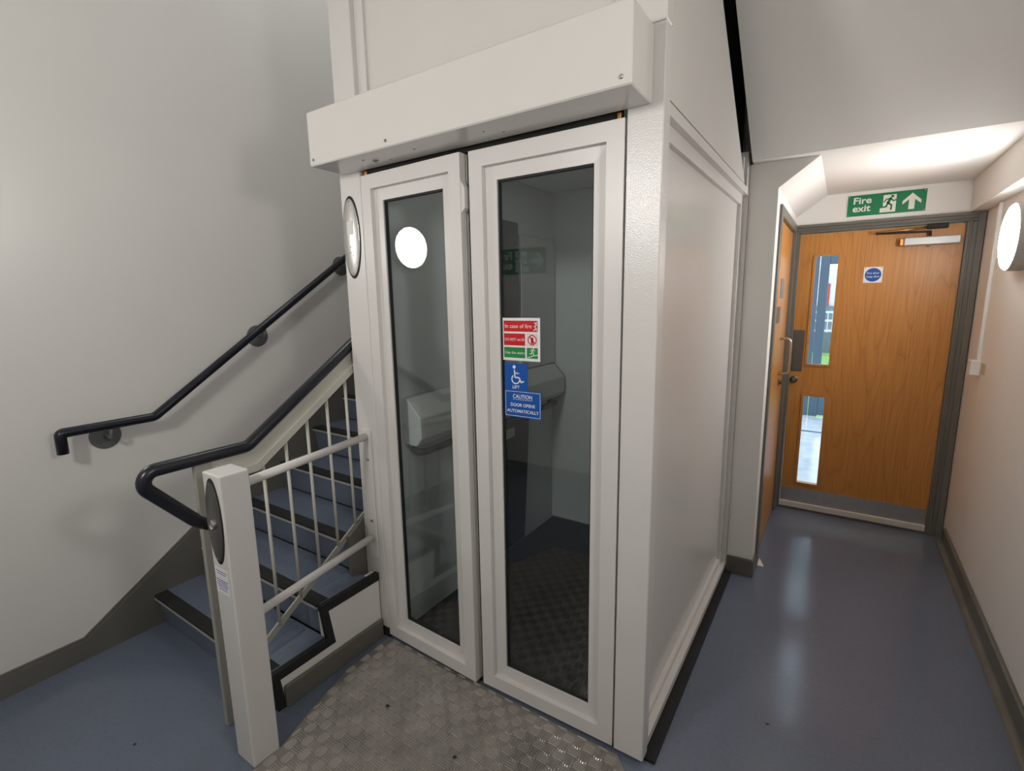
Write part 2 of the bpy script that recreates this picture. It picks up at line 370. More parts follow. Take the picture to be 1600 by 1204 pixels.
leaf = link('door_leaf', finish(bm, 'door_leaf'), 'oak', d1)
for x0, x1, z0, z1 in VP:
    boxes('vision_bead', [(x0 - .010, x0 + .006, LY0 - .008, LY0 + .012, z0 - .01, z1 + .01), (x1 - .006, x1 + .012, LY0 - .008, LY0 + .012, z0 - .01, z1 + .01), (x0 + .006, x1 - .006, LY0 - .008, LY0 + .012, z0 - .012, z0 + .004), (x0 + .006, x1 - .006, LY0 - .008, LY0 + .012, z1 - .004, z1 + .012)], 'oak', leaf)
    box('vision_pane', x0 + .001, x1 - .001, LY0 + .014, LY0 + .02, z0 + .001, z1 - .001, 'clear', leaf)
tagit(box('push_plate', .172, .243, LY0 - .003, LY0, 1.062, 1.366, 'darksteel', leaf, .001), 'dark grey metal push plate')
tagit(lathe('lock_knob', [(.026, 0), (.026, .006), (.018, .012), (.012, .02), (.015, .028), (.013, .036), (0, .038)], (.197, LY0, 1.002), (0, -1, 0), 'darksteel', leaf), 'dark round lock knob')
tagit(box('kick_plate', LX0 + .002, LX1 - .004, LY0 - .003, LY0, .060, .168, 'steel', leaf), 'brushed steel kick plate')
tagit(box('bottom_seal', LX0 - .004, LX1 - .002, LY0 - .022, LY0, .014, .058, 'seal', leaf, .004), 'pale aluminium seal bar')
cl = box('door_closer', .752, 1.030, LY0 - .055, LY0, 1.918, 1.968, 'alu', leaf, .005); tagit(cl, 'silver overhead closer body')
box('closer_end_cap', .730, .752, LY0 - .050, LY0, 1.920, 1.966, 'brass', leaf, .004)
tube('closer_arm', [(.88, LY0 - .040, 1.972), (.88, LY0 - .040, 1.998), (.60, LY0 - .065, 2.006)], .008, 'black', leaf, n=8)
box('closer_bracket', .86, .965, LY0 - .045, LY0 - .021, 2.014, 2.045, 'black', d1, .004)
tube('closer_strut', [(.60, LY0 - .065, 2.008), (.90, LY0 - .032, 2.026)], .007, 'brass', leaf, n=8)
screw((.88, LY0 - .028, 1.912), (0, 0, -1), .009, leaf, 'darksteel', 'closer_pivot')
fr = Frame((.61, LY0 - .001, 1.744), (1, 0, 0), (0, 0, 1))
fd = empty('fire_door_sign', (.61, LY0, 1.69), 'small square sign with blue disc on the oak fire door', 'sign')
flat('sign_plate', [rect(-.052, -.052, .052, .052)], fr, 0, .0015, 'white', fd)
flat('blue_disc', [disc(0, 0, .045)], fr, .0015, .002, 'blue', fd)
text('lettering', 'Fire door', fr, 0, .006, .018, 'white', fd, .0023, 'CENTER', .004)
text('lettering', 'keep shut', fr, 0, -.017, .018, 'white', fd, .0023, 'CENTER', .004)
for sx in (-1, 1):
    for sy in (-1, 1): screw((.61 + sx * .045, LY0 - .002, 1.744 + sy * .045), (0, -1, 0), .003, fd)

# ------------------------------------------------------------------ door 2: side door in the corridor
d2 = empty('door_2', (XC, 2.14, 0), 'oak veneered side door in the left corridor wall', 'door', kind='structure')
boxes('door_frame', [(XC - .06, XC + .014, 1.627, 1.69, 0, 2.098), (XC - .06, XC + .014, 2.59, 2.653, 0, 2.098), (XC - .06, XC + .014, 1.69, 2.59, 2.045, 2.098)], 'greypaint', d2, .003)
lf2 = box('door_leaf', XC - .05, XC - .006, 1.693, 2.587, .008, 2.042, 'oak_side', d2)
hx = XC - .006
tagit(tube('pull_handle', rounded_path([(hx, 2.26, 1.10), (hx + .062, 2.26, 1.10), (hx + .062, 2.26, 1.335), (hx, 2.26, 1.335)], .025), .009, 'steel', lf2, n=12), 'steel D-shaped pull handle')
tagit(lathe('lock_knob', [(.024, 0), (.024, .005), (.012, .010), (.014, .022), (0, .024)], (hx, 2.33, 1.03), (1, 0, 0), 'darksteel', lf2, n=20), 'round lock knob')
tagit(box('door_notice', hx, hx + .002, 2.02, 2.20, 1.60, 1.72, 'bracket', lf2), 'grey notice plate')
tagit(box('door_label', hx, hx + .002, 1.92, 2.10, 1.45, 1.55, 'darksteel', lf2), 'brown name plate')

# ------------------------------------------------------------------ round lamps
def round_lamp(pos, axis, r, mat, label, group='round bulkhead lamps'):
    e = empty('round_lamp', pos, label, 'lamp', group)
    lathe('lamp_base', [(0, 0), (r * .98, 0), (r, .012), (r, .046), (r * .985, .056), (r * .96, .060), (0, .060)], pos, axis, 'lampgrey', e, n=56)
    prof = [(r * .965, .0595)]
    for k in range(1, 6):
        a = math.pi / 2 * k / 5; prof.append((r * .965 * math.cos(a) if k < 5 else 0, .061 + .022 * math.sin(a)))
    lathe('lamp_lens', prof, pos, axis, mat, e, n=40)
    return e
round_lamp((XR, 1.80, 1.868), (-1, 0, 0), .155, 'lampC', 'glowing round wall lamp in the corridor beside the fire door')
round_lamp((XL, -1.09, 2.005), (1, 0, 0), .15, 'lampL', 'round wall lamp reflected in the left lift door glass')
round_lamp((-.82, YB, 2.30), (0, 1, 0), .165, 'lampB', 'round lamp on the hall wall facing the lift')
round_lamp((XR, -.85, 2.05), (-1, 0, 0), .155, 'fillH', 'added round fill lamp on the hall wall near the sloping soffit')  # added unseen lamp to lift the side panel and right wall
round_lamp((-1.85, .6, ZT), (0, 0, -1), .2, 'fillU', 'added round fill lamp on the ceiling high above the stairs')  # added unseen lamp, brightens the upper left wall in place of daylight

# ------------------------------------------------------------------ fire exit signs
def exit_sign(o, u, wd, h, label, up=True):
    fr = Frame(o, u, (0, 0, 1)); e = empty('fire_exit_sign', fr.pt(0, -h / 2), label, 'sign')
    flat('sign_backing', [rect(-wd / 2 - .004, -h / 2 - .004, wd / 2 + .004, h / 2 + .004)], fr, 0.0005, .002, 'glow', e)
    flat('sign_face', [rect(-wd / 2, -h / 2, wd / 2, h / 2)], fr, .002, .003, 'green', e)
    k = h / .134
    sgn = 1 if up else -1
    if up: tx, mx, ax = -.178 * k, .008 * k, .135 * k
    else: ax, mx, tx = -.106 * k, -.014 * k, .052 * k
    for i, t in enumerate(('Fire', 'exit')):
        text('lettering', t, fr, tx, (.012 - .050 * i) * k, .058 * k, 'glow', e, .0034, bold=.022, width=(.098 if up else .08) * k)
    # doorway and runner
    flat('doorway', [[(mx + a * k, b * k) for a, b in ((-.022, .052), (.046, .052), (.046, -.056), (-.036, -.056), (-.036, -.03), (-.022, -.026))]], fr, .003, .0036, 'glow', e)
    flat('running_figure', run_man(.098 * k, mx + .008 * k, 0), fr, .0036, .0042, 'green', e)
    b = (.05 if up else .040) * k
    P = [(0, 1), (-.95, .05), (-.95, -.35), (-.3, .2), (-.3, -1), (.3, -1), (.3, .2), (.95, -.35), (.95, .05)]
    if not up: P = [(-y, x) for x, y in P]
    tri = [[(ax + x * b, y * b) for x, y in q] for q in ([P[0], P[1], P[2], P[3]], [P[0], P[3], P[6]], [P[0], P[6], P[7], P[8]], [P[3], P[4], P[5], P[6]])]
    flat('arrow', tri, fr, .003, .0036, 'glow', e)
    for sx in (-1, 1):
        for sy in (-1, 1): screw(fr.pt(sx * (wd / 2 - .008), sy * (h / 2 - .008), .003), fr.n, .004, e)
    return e
exit_sign((.637, YE - .001, 2.200), (1, 0, 0), .414, .134, 'green fire exit sign with up arrow above the oak fire door')
exit_sign((-1.895, YB + .001, 1.95), (-1, 0, 0), .50, .222, 'green fire exit sign with sideways arrow, reflected in the lift glass', False)

# ------------------------------------------------------------------ the lift
lift = empty('platform_lift', (-.69, .78, 0), 'cream metal platform lift enclosure with glazed double doors', 'lift')
PX0, PX1 = -1.392, -1.262
box('corner_post', -.107, 0, 0, .052, .018, 2.357, 'coat', lift, .003)
box('corner_post', PX0, PX1, 0, .06, .052, 2.357, 'coat', lift, .003)
box('upper_post', -.107, 0, 0, .052, 2.359, ZT - .002, 'coat', lift, .003)
box('upper_post', PX0, PX1, 0, .06, 2.359, ZT - .002, 'coat', lift, .003)
boxes('upper_frame', [(PX1, PX1 + .05, .022, .052, 2.30, ZT - .002), (-.157, -.107, .022, .052, 2.30, ZT - .002)], 'coat', lift, .002)
box('upper_front_panel', PX1, -.107, .036, .06, 2.20, ZT - .002, 'panel', lift)
# header cover: folded sheet, open at the back
HX0, HX1, HY, HZ0, HZ1 = -1.357, -.034, -.165, 2.152, 2.352
hd = box('header_cover', HX0, HX1, HY, -.001, HZ0, HZ1, 'panel', lift, .004)
for px in (-1.332, -.925, -.062): screw((px, HY, HZ0 + .022), (0, -1, 0), .006, hd)
for px, py in ((-1.115, -.105), (-.86, -.09), (-.55, -.095), (-.50, -.055), (-1.02, -.05)): screw((px, py, HZ0), (0, 0, -1), .0045, hd)
screw((-1.08, -.075, HZ0), (0, 0, -1), .013, hd, 'chrome', 'latch_pin')
boxes('dark_gap_strip', [(PX1 + .02, -.13, .016, .034, 2.140, 2.30)], 'black', lift)  # black strip puts the dark gap over the doors into colour
for px in (-1.238, -.135): lathe('pivot_pin', [(.008, 0), (.008, .0175)], (px, .014, 2.1342), (0, 0, 1), 'brass', lift, n=12)

# doors: built about the hinge line, local x runs from hinge to meeting edge
def lift_door(sgn, hinge, ang, width):
    d = bpy.data.objects.new('door', None)
    z0, z1, th, fw, bw = .022, 2.134, .055, .056, .050
    X = lambda a, b: (min(sgn * a, sgn * b), max(sgn * a, sgn * b))
    def ringb(a, b, c, e, y0, y1, f):      # frame ring: outer a..b, c..e, width f
        return [(*X(a, a + f), y0, y1, c, e), (*X(b - f, b), y0, y1, c, e), (*X(a + f, b - f), y0, y1, c, c + f), (*X(a + f, b - f), y0, y1, e - f, e)]
    bm = bmesh.new()
    for b in ringb(0, width, z0, z1, 0, th, fw): bm_box(bm, *b)
    bmesh.ops.remove_doubles(bm, verts=list(bm.verts), dist=1e-5)
    leaf = link('door', finish(bm, 'door'), 'door_white', lift, local=True)
    leaf.location = Vector((hinge[0], hinge[1], 0)) - Vector(lift.location); leaf.rotation_euler = (0, 0, ang)
    # sloped glazing beads: four mitred wedges
    a, b, c, e = fw - .002, width - fw + .002, z0 + fw - .002, z1 - fw + .002
    A, B, Cc, E_ = a + bw, b - bw, c + bw, e - bw
    for side in range(4):
        o4 = [(a, c), (b, c), (b, e), (a, e)]; i4 = [(A, Cc), (B, Cc), (B, E_), (A, E_)]
        p, q, r, s = o4[side], o4[(side + 1) % 4], i4[(side + 1) % 4], i4[side]
        bm = bmesh.new()
        f = [bm.verts.new((sgn * x, .020, z)) for x, z in (p, q)] + [bm.verts.new((sgn * x, .022, z)) for x, z in (r, s)]
        k = [bm.verts.new((sgn * x, .044, z)) for x, z in (p, q, r, s)]
        bm.faces.new(f); bm.faces.new(k[::-1])
        for i in range(4): bm.faces.new((f[i], k[i], k[(i + 1) % 4], f[(i + 1) % 4]))
        link('glazing_bead', finish(bm, 'glazing_bead'), 'door_white', leaf, local=True)
    bm = bmesh.new()
    for bx in ringb(A - .002, B + .002, Cc - .002, E_ + .002, .029, .044, .008): bm_box(bm, *bx)
    link('glazing_gasket', finish(bm, 'glazing_gasket'), 'black', leaf, local=True)
    g = box('glass_pane', *X(A, B), .034, .040, Cc, E_, 'glass', leaf, local=True)
    return leaf
doorR = lift_door(-1, (-.114, .002), math.radians(.7), .572)
doorL = lift_door(1, (-1.260, .002), math.radians(-2.4), .546)
tagit(doorL, 'left glazed leaf standing slightly ajar'); tagit(doorR, 'right glazed leaf carrying the safety stickers')
# latch plate on the meeting edge of the left leaf
bm = bmesh.new()
prof = [(.0, 1.93), (.016, 1.945), (.016, 2.015), (.0, 2.04)]
A_ = [bm.verts.new((.546 + x, .004, z)) for x, z in prof]; B_ = [bm.verts.new((.546 + x, .03, z)) for x, z in prof]
bm.faces.new(A_); bm.faces.new(B_[::-1])
for i in range(4): bm.faces.new((A_[i], B_[i], B_[(i + 1) % 4], A_[(i + 1) % 4]))
link('latch_plate', finish(bm, 'latch_plate'), 'door_white', doorL, local=True)
boxes('edge_seal', [(.5462, .553, .034, .050, .03, 2.13)], 'railgrey', doorL, local=True)

# side wall: stepped frame and flat panel
SB = 1.505
def ring_yz(name, x0, x1, y0, y1, z0, z1, f0, f1, fb, ft, mat):
    return boxes(name, [(x0, x1, y0, y0 + f0, z0, z1), (x0, x1, y1 - f1, y1, z0, z1), (x0, x1, y0 + f0, y1 - f1, z0, z0 + fb), (x0, x1, y0 + f0, y1 - f1, z1 - ft, z1)], mat, lift)
ring_yz('side_frame', -.05, -.002, .0525, SB, .034, 2.168, .012, .022, .030, .034, 'coat')
ring_yz('side_inner_frame', -.058, -.026, .0645, SB - .022, .064, 2.134, .006, .050, .032, .048, 'coat')
box('side_panel', -.066, -.044, .0705, SB - .072, .096, 2.086, 'panel', lift)
cut = lambda y: 2.690 - .755 * (y - .655)
prism('upper_side_panel', [(.054, 2.1715), (1.345, 2.1715), (1.335, cut(1.335)), (.054, cut(.054))], 'x', -.046, -.001, 'panel', lift, .001)
boxes('upper_back_strip', [(-.045, -.012, 1.352, 1.375, 2.1715, 2.30), (-.045, -.004, 1.43, SB, 2.1715, 2.34)], 'coat', lift)
box('upper_dark_opening', -.06, -.046, .054, SB, 2.1715, ZT - .002, 'openingdark', lift)  # dark opening beside the soffit painted as a near-black sheet
box('side_corner_strip', -.05, -.0005, SB + .0005, SB + .045, .034, 2.29, 'coat', lift, .002)
box('post_foot', PX0 + .004, PX1, .003, .055, .001, .0515, 'black', lift)
box('base_plinth', -1.38, -.02, .02, 1.56, .002, .033, 'black', lift)
# left side, back, inside of the car
box('left_side_panel', -1.388, -1.30, .061, 1.60, .036, ZT - .002, 'coat', lift)
box('rear_panel', -1.30, -.05, 1.56, 1.60, .036, ZT - .002, 'coat', lift)
car = box('car_floor', -1.20, -.068, .062, 1.53, .034, .046, 'platform', lift)
box('car_left_lining', -1.24, -1.20, .062, 1.56, .046, 2.30, 'inner', lift)
box('car_rear_lining', -1.20, -.068, 1.53, 1.559, .060, 2.30, 'inner', lift)
box('car_rear_kerb', -1.20, -.068, 1.522, 1.545, .0465, .060, 'steel', lift)
box('car_top', -1.24, -.068, .062, 1.559, 2.302, 2.32, 'inner', lift)
cl_ = lathe('car_fill_lamp', [(0, 0), (.09, 0), (.09, .014), (.085, .016), (0, .016)], (-.65, .85, 2.3015), (0, 0, -1), 'alu', lift, n=32)  # added unseen lamp, brightens the dark inside of the car
lathe('car_fill_lens', [(.08, .0165), (.078, .020), (0, .022)], (-.65, .85, 2.3015), (0, 0, -1), 'fillI', cl_, n=32)
prism('car_console', [(-1.2, 1.185), (-1.165, 1.185), (-1.085, 1.10), (-1.085, 1.0), (-1.115, .965), (-1.2, .965)], 'y', .10, 1.50, 'console', lift, .004)
box('console_back', -1.2, -1.17, 1.10, 1.522, 1.19, 2.0, 'console', lift, .004)
tube('car_handrail', rounded_path([(-1.199, .16, .925), (-1.12, .13, .925), (-1.12, 1.45, .925), (-1.199, 1.48, .925)], .05), .017, 'navy', lift, n=12)
pn = prism('car_dark_panel', [(.70, .06), (1.135, .06), (1.21, .90), (.70, .90)], 'x', -1.1995, -1.19, 'slate', lift)  # dark sheet standing in for a dark shape seen in the glass
box('panel_notice', -1.1899, -1.188, .93, 1.03, .78, .84, 'console', pn)
box('car_upper_dark_box', -1.1995, -1.17, .86, 1.07, 1.50, 2.06, 'slate', lift)  # dark box for the upper dark shape seen in the glass
# black rubber strip on the floor beside the lift
S(box('trim_5', -.02, .034, .03, 1.478, .0005, .012, 'black'), 'black rubber edging strip beside the lift base', 'edging')
# oval control plate on the left post
def oval_plate(cx, cz, fr_y, a, b, parent, mat):
    rim = lathe('plate_rim', [(1, 0), (1, .002), (.93, .0032), (0, .0032)], (cx, fr_y, cz), (0, -1, 0), 'black', parent, n=48, sx=a, sy=b)
    pl = lathe('control_plate', [(.93, .003), (.93, .005), (.90, .006), (0, .006)], (cx, fr_y, cz), (0, -1, 0), mat, parent, n=48, sx=a, sy=b)
    return pl
op = oval_plate(-1.336, 1.893, 0, .056, .172, lift, 'steel'); tagit(op, 'brushed steel oval call plate')
box('display', -1.356, -1.320, -.0072, -.006, 1.905, 1.962, 'console', op)
for dz, dx in ((.150, 0), (-.150, 0)): screw((-1.336 + dx, -.006, 1.893 + dz), (0, -1, 0), .004, op)
for k in range(4): lathe('indicator_dot', [(.003, 0), (.003, .0008), (0, .0008)], (-1.336 + (k % 2 - .5) * .012, -.006, 1.855 - .012 * k), (0, -1, 0), 'darksteel', op, n=8)

# ------------------------------------------------------------------ stickers on the right leaf
lm = Matrix.Translation(Vector((-.114, .002, 0))) @ Matrix.Rotation(math.radians(.7), 4, 'Z')
def leaf_frame(x, z, roll=0):
    u = lm.to_3x3() @ Vector((1, 0, 0)); o = lm @ Vector((x + .114, .0339, z))
    r = Matrix.Rotation(roll, 3, lm.to_3x3() @ Vector((0, 1, 0)))
    return Frame(o, r @ u, r @ Vector((0, 0, 1)))
fr = leaf_frame(-.500, 1.478, 0)
st = empty('fire_notice', fr.pt(0, -.078), 'white, red and green fire instruction sticker on the lift glass', 'sign')
flat('sticker_face', [rect(-.081, -.077, .081, .077)], fr, 0, .0008, 'white', st)
flat('red_band', [rect(-.071, .028, .071, .067), rect(-.071, -.022, .019, .021)], fr, .0008, .0011, 'red', st)
flat('green_band', [rect(-.071, -.067, .019, -.029), rect(.026, -.067, .071, -.029)], fr, .0008, .0011, 'sgreen', st)
text('lettering', 'In case of fire', fr, -.067, .041, .020, 'white', st, .0014, width=.112)
text('lettering', 'DO NOT use lift', fr, -.067, -.005, .014, 'white', st, .0014, width=.083)
text('lettering', 'Use the stairs', fr, -.067, -.053, .0145, 'white', st, .0014, width=.083)
flat('no_lift_symbol', arc_ring(.0485, -.001, .0165, .004, 0, 2 * math.pi) + stroke([(.037, .011), (.060, -.013)], .0035) + [rect(.043, -.014, .054, .008)] + arc_ring(.0485, -.001, .028, .0012, math.pi / 4, 2.25 * math.pi, 4), fr, .0008, .0011, 'red', st)
flat('flame_symbol', stroke([(.056, .034), (.066, .040), (.058, .047), (.067, .053), (.060, .060)], .004) + stroke([(.068, .033), (.061, .045), (.068, .062)], .003), fr, .0011, .0014, 'white', st)
flat('stairs_symbol', run_man(.030, .049, -.043) + stroke([(.030, -.064), (.042, -.061), (.050, -.057), (.070, -.054)], .0028), fr, .0011, .0014, 'white', st)
fr = leaf_frame(-.522, 1.343, 0)
st = empty('lift_sticker', fr.pt(0, -.05), 'blue wheelchair symbol sticker reading LIFT on the lift glass', 'sign')
flat('sticker_face', [rect(-.0495, -.0525, .0495, .0475)], fr, 0, .0008, 'blue', st)
w_ = stroke([(-.006, .022), (-.004, -.004), (.014, -.005), (.022, -.022), (.032, -.018)], .0055) + stroke([(-.005, .012), (.012, .011)], .004) + [disc(-.007, .034, .0065)] + arc_ring(-.001, -.011, .0165, .0045, math.radians(130), math.radians(345))
flat('wheelchair_symbol', w_, fr, .0008, .0012, 'white', st)
text('lettering', 'LIFT', fr, 0, -.046, .017, 'white', st, .0013, 'CENTER', .012)
fr = leaf_frame(-.494, 1.242, math.radians(.0))
st = empty('caution_sticker', fr.pt(0, -.05), 'blue caution sticker about automatic opening on the lift glass', 'sign')
flat('sticker_face', [rect(-.078, -.052, .078, .049)], fr, .0008, .0016, 'blue', st)
flat('border_line', [rect(-.0745, .0435, .0745, .045), rect(-.0745, -.048, .0745, -.0465), rect(-.0745, -.0465, -.073, .0435), rect(.073, -.0465, .0745, .0435)], fr, .0016, .0018, 'white', st)
text('lettering', 'CAUTION', fr, 0, .020, .020, 'white', st, .0021, 'CENTER', .012, width=.082)
text('lettering', 'DOOR OPENS', fr, 0, -.011, .0165, 'white', st, .0021, 'CENTER', .012, width=.104)
text('lettering', 'AUTOMATICALLY', fr, 0, -.034, .0165, 'white', st, .0021, 'CENTER', .012, width=.136)
flat('underline', [rect(-.042, .0145, .042, .0158)], fr, .0016, .0020, 'white', st)

# ------------------------------------------------------------------ stairs
RI, GO, N0, NST = .165, .245, -.565, 13
stair = empty('staircase', (-1.86, -.5, 0), 'blue vinyl stairs with black nosings climbing beside the lift', 'stairs')
SX0 = XL + .018
for k in range(1, NST + 1):
    yn = N0 + GO * (k - 1); z = RI * k; x1 = -1.312 if k <= 2 else (-1.412 if k < 9 else -1.462)
    yb = yn + GO + .02
    t = prism('tread', [(yn + .012, z - .03), (yb, z - .03), (yb, z), (yn + .012, z)], 'x', SX0, x1, 'vinyl', stair)
    prism('riser', [(yn + .012, z - .03), (yn + .030, z - RI), (yn + .045, z - RI), (yn + .045, z - .03)], 'x', SX0, x1 - .001, 'vinyl', stair)
    nz = prism('nosing', [(yn - .002, z - .012), (yn - .002, z + .001), (yn + .056, z + .003), (yn + .056, z + .0003), (yn + .011, z + .0003), (yn + .011, z - .012)], 'x', SX0 + .001, x1 - (.03 if k <= 2 else .05), 'black', t)
    prism('nosing_edge', [(yn - .004, z - .022), (yn - .004, z - .011), (yn + .010, z - .011), (yn + .010, z - .022)], 'x', SX0 + .001, x1 - (.03 if k <= 2 else .05), 'alu', t)
# plastered side of the first steps with the black zig-zag edging
sx = -1.311
prof = [(N0 + .03, 0), (N0 + .012, RI - .005), (N0 + GO + .02, RI - .005), (N0 + GO + .012, 2 * RI - .005), (-.005, 2 * RI - .005), (-.005, 0)]
prism('side_wall', prof, 'x', sx - .05, sx, 'wall', stair)
ew = .034
e1 = [(N0 - .004, RI + .004), (N0 + GO + .016, RI + .004), (N0 + GO - .004, 2 * RI + .004), (-.004, 2 * RI + .004),
      (-.004, 2 * RI - ew), (N0 + GO + .030, 2 * RI - ew), (N0 + GO + .054, RI - ew), (N0 + .034, RI - ew), (N0 + .050, .0), (N0 + .012, .0)]
prism('side_edging', e1, 'x', sx - .02, sx + .005, 'black', stair)
box('side_skirting', sx, sx + .016, N0 + .045, -.004, .0, .094, 'greypaint', stair, .004)
prism('right_string', [(-.09, .30), (-.09, ns(-.09) + .045), (1.6, ns(1.6) + .045), (1.6, ns(1.6) - .35), (.12, .10), (-.005, .10), (-.005, .30)], 'x', -1.412, -1.394, 'greypaint', stair)
box('landing', SX0, -1.462, N0 + GO * NST - .1, 3.998, RI * NST - .12, RI * NST - .002, 'vinyl', stair)

# ------------------------------------------------------------------ stair balustrade
BX = -1.42; BE = 1.58
bal = empty('stair_balustrade', (BX, -.67, 0), 'stair balustrade with navy handrail and thin cream uprights', 'balustrade')
SLP = .6735
hr = lambda y: 1.078 + SLP * (y + .500)
pts = rounded_path([(BX, -.668, .824), (BX, -.715, .862), (BX, -.895, 1.078), (BX, -.50, 1.078), (BX, BE, hr(BE))], [.03, .040, .05], 10)
tagit(tube('handrail', pts, .023, 'navy', bal, n=18), 'navy plastic handrail with hairpin end')
box('newel', BX - .012, BX + .012, -.698, -.640, .0, 1.060, 'railgrey', bal, .002)
bot = lambda y: .984 + SLP * (y + .475)
prism('top_string', [(-.640, .982), (-.475, .984), (BE, bot(BE)), (BE, hr(BE) - .018), (-.49, 1.060), (-.640, 1.058)], 'x', BX - .006, BX + .006, 'railcream', bal)
prism('string_lip', [(-.53, .974), (-.470, .974), (BE, bot(BE) - .008), (BE, bot(BE) + .022), (-.478, 1.004), (-.53, 1.0)], 'x', BX - .012, BX + .014, 'railcream', bal)
low = lambda y: .240 + .655 * (y + .516)
prism('bottom_bar', [(-.645, low(-.645) - .016), (BE, low(BE) - .016), (BE, low(BE) + .016), (-.645, low(-.645) + .016)], 'x', BX - .005, BX + .005, 'railgrey', bal)
for k in range(13):
    y = -.552 + .1045 * k
    z1 = bot(y) - .002 if y > -.475 else .98
    tube('baluster', [(BX, y, low(y)), (BX, y, z1)], .0068, 'railcream', bal, n=10)

# ------------------------------------------------------------------ wall handrail
WX = -2.285
wh = empty('stair_handrail', (XL, -.2, .9), 'navy handrail fixed to the plain left wall on round brackets', 'handrail')
wz = lambda y: 1.088 + .686 * (y + .478)
pts = rounded_path([(WX, -.832, .998), (WX, -.832, 1.088), (WX, -.478, 1.088), (WX, 2.6, wz(2.6))], [.012, .05], 6)
tagit(tube('handrail', pts, .021, 'navy', wh, n=18), 'navy plastic rail with turned-down end')
for y in (-.655, .118, .735, 1.5, 2.2):
    zc = (1.088 if y < -.478 else wz(y)) - .062
    br = lathe('bracket_plate', [(.062, 0), (.062, .004), (.058, .006), (0, .006)], (XL, y, zc), (1, 0, 0), 'bracket', wh, n=32)
    tube('bracket_arm', rounded_path([(XL + .004, y, zc), (WX, y, zc), (WX, y, zc + .045)], .03), .008, 'bracket', br, n=10)
    for a in (0, 2.1, 4.2): screw((XL + .006, y + .04 * math.cos(a), zc + .04 * math.sin(a)), (1, 0, 0), .004, br, 'darksteel')

# ------------------------------------------------------------------ call post and guard rail
cp = empty('call_post', (-1.203, -.692, 0), 'white square post with oval push button plate before the lift', 'post')
CX0, CX1, CY0, CY1 = -1.256, -1.146, -.742, -.645
box('post_column', CX0, CX1, CY0, CY1, .001, 1.082, 'coat', cp, .005, 2)
op = oval_plate(-1.203, .918, CY0, .048, .150, cp, 'darksteel'); tagit(op, 'dark steel oval button plate')
lathe('push_button', [(.017, 0), (.017, .006), (.013, .009), (.012, .007), (0, .008)], (-1.203, CY0 - .006, .912), (0, -1, 0), 'steel', op, n=24)
for dz in (.128, -.128): screw((-1.203, CY0 - .006, .918 + dz), (0, -1, 0), .0035, op)
fr = Frame((-1.205, CY0 - .0003, .705), (1, 0, 0), (0, 0, 1))
lab = flat('instruction_label', [rect(-.042, -.047, .042, .047)], fr, 0, .0006, 'white', cp); tagit(lab, 'small white label with faint blue print')
pr = []
rows = [(.034, .034), (.026, .026), (.002, .036), (-.006, .032), (-.014, .036), (-.022, .030), (-.031, .024)]
for v, hw in rows:
    x = -hw
    while x < hw - .004:
        l_ = random.uniform(.005, .012); pr.append(rect(x, v - .0018, min(x + l_, hw), v + .0018)); x += l_ + .003
flat('faint_print', pr, fr, .0006, .0008, 'inkblue', lab)
gr = empty('guard_rail', (-1.26, -.33, .45), 'two white tubes bridging the call post and the lift post', 'guard rail')
for z in (1.010, .516): tube('rail_tube', [(-1.222, CY1 + .0005, z), (-1.326, -.012, z)], .0165, 'coat', gr, n=16)
box('fixing_plate', -1.358, -1.296, -.009, 0, .41, 1.045, 'coat', gr, .002)
for z in (.903, .60): screw((-1.322, -.009, z), (0, -1, 0), .008, gr)

# ------------------------------------------------------------------ chequer plate in front of the lift
outline = [(-1.262, -.004), (-1.258, -.25), (-1.205, -.47), (-1.145, -.638), (-1.142, -.75), (-1.09, -.86), (-.98, -1.15), (-.03, -1.15), (-.03, -.09), (-.035, -.062), (-.052, -.045), (-.09, -.006)]
ck = prism('chequer_plate', outline, 'z', .0005, .0065, 'chequer')
tagit(ck, 'worn metal chequer plate on the floor before the lift doors', 'floor plate')
def inside(x, y):
    c = False; n = len(outline)
    for i in range(n):
        (x0, y0_), (x1, y1_) = outline[i], outline[(i + 1) % n]
        if (y0_ > y) != (y1_ > y) and x < (x1 - x0) * (y - y0_) / (y1_ - y0_) + x0: c = not c
    return c
V, F = [], []
cs = .041; base = wpos(ck)
ct, sn = math.cos(.03), math.sin(.03)
for i in range(-2, 34):
    for j in range(-2, 32):
        cx = -1.29 + cs * i; cy = -.0 - cs * j
        hor = (i + j) % 2 == 0
        for b in range(4):
            o_ = (b - 1.5) * cs * .21; ln = cs * (.56 if abs(b - 1.5) < 1 else .48); wd = cs * .06
            if not all(inside(*((cx + s * ln, cy + o_) if hor else (cx + o_, cy + s * ln))) for s in (-1, 1)): continue
            P = [(-ln, -wd), (ln, -wd), (ln, wd), (-ln, wd)]
            n0 = len(V)
            for k, (p, q) in enumerate(P): V.append(((cx + p - base.x, cy + q + o_ - base.y) if hor else (cx + q + o_ - base.x, cy + p - base.y)) + (.0058,))
            for p in (-ln * .8, ln * .8): V.append(((cx + p - base.x, cy + o_ - base.y) if hor else (cx + o_ - base.x, cy + p - base.y)) + (.0100,))
            F += [(n0, n0 + 1, n0 + 5, n0 + 4), (n0 + 2, n0 + 3, n0 + 4, n0 + 5), (n0 + 1, n0 + 2, n0 + 5), (n0 + 3, n0, n0 + 4)]
me = bpy.data.meshes.new('raised_bars'); me.from_pydata(V, [], F); me.materials.append(MT['chequer_bar'])
rb = bpy.data.objects.new('raised_bars', me); COL.objects.link(rb); rb.parent = ck; rb['kind'] = 'stuff'

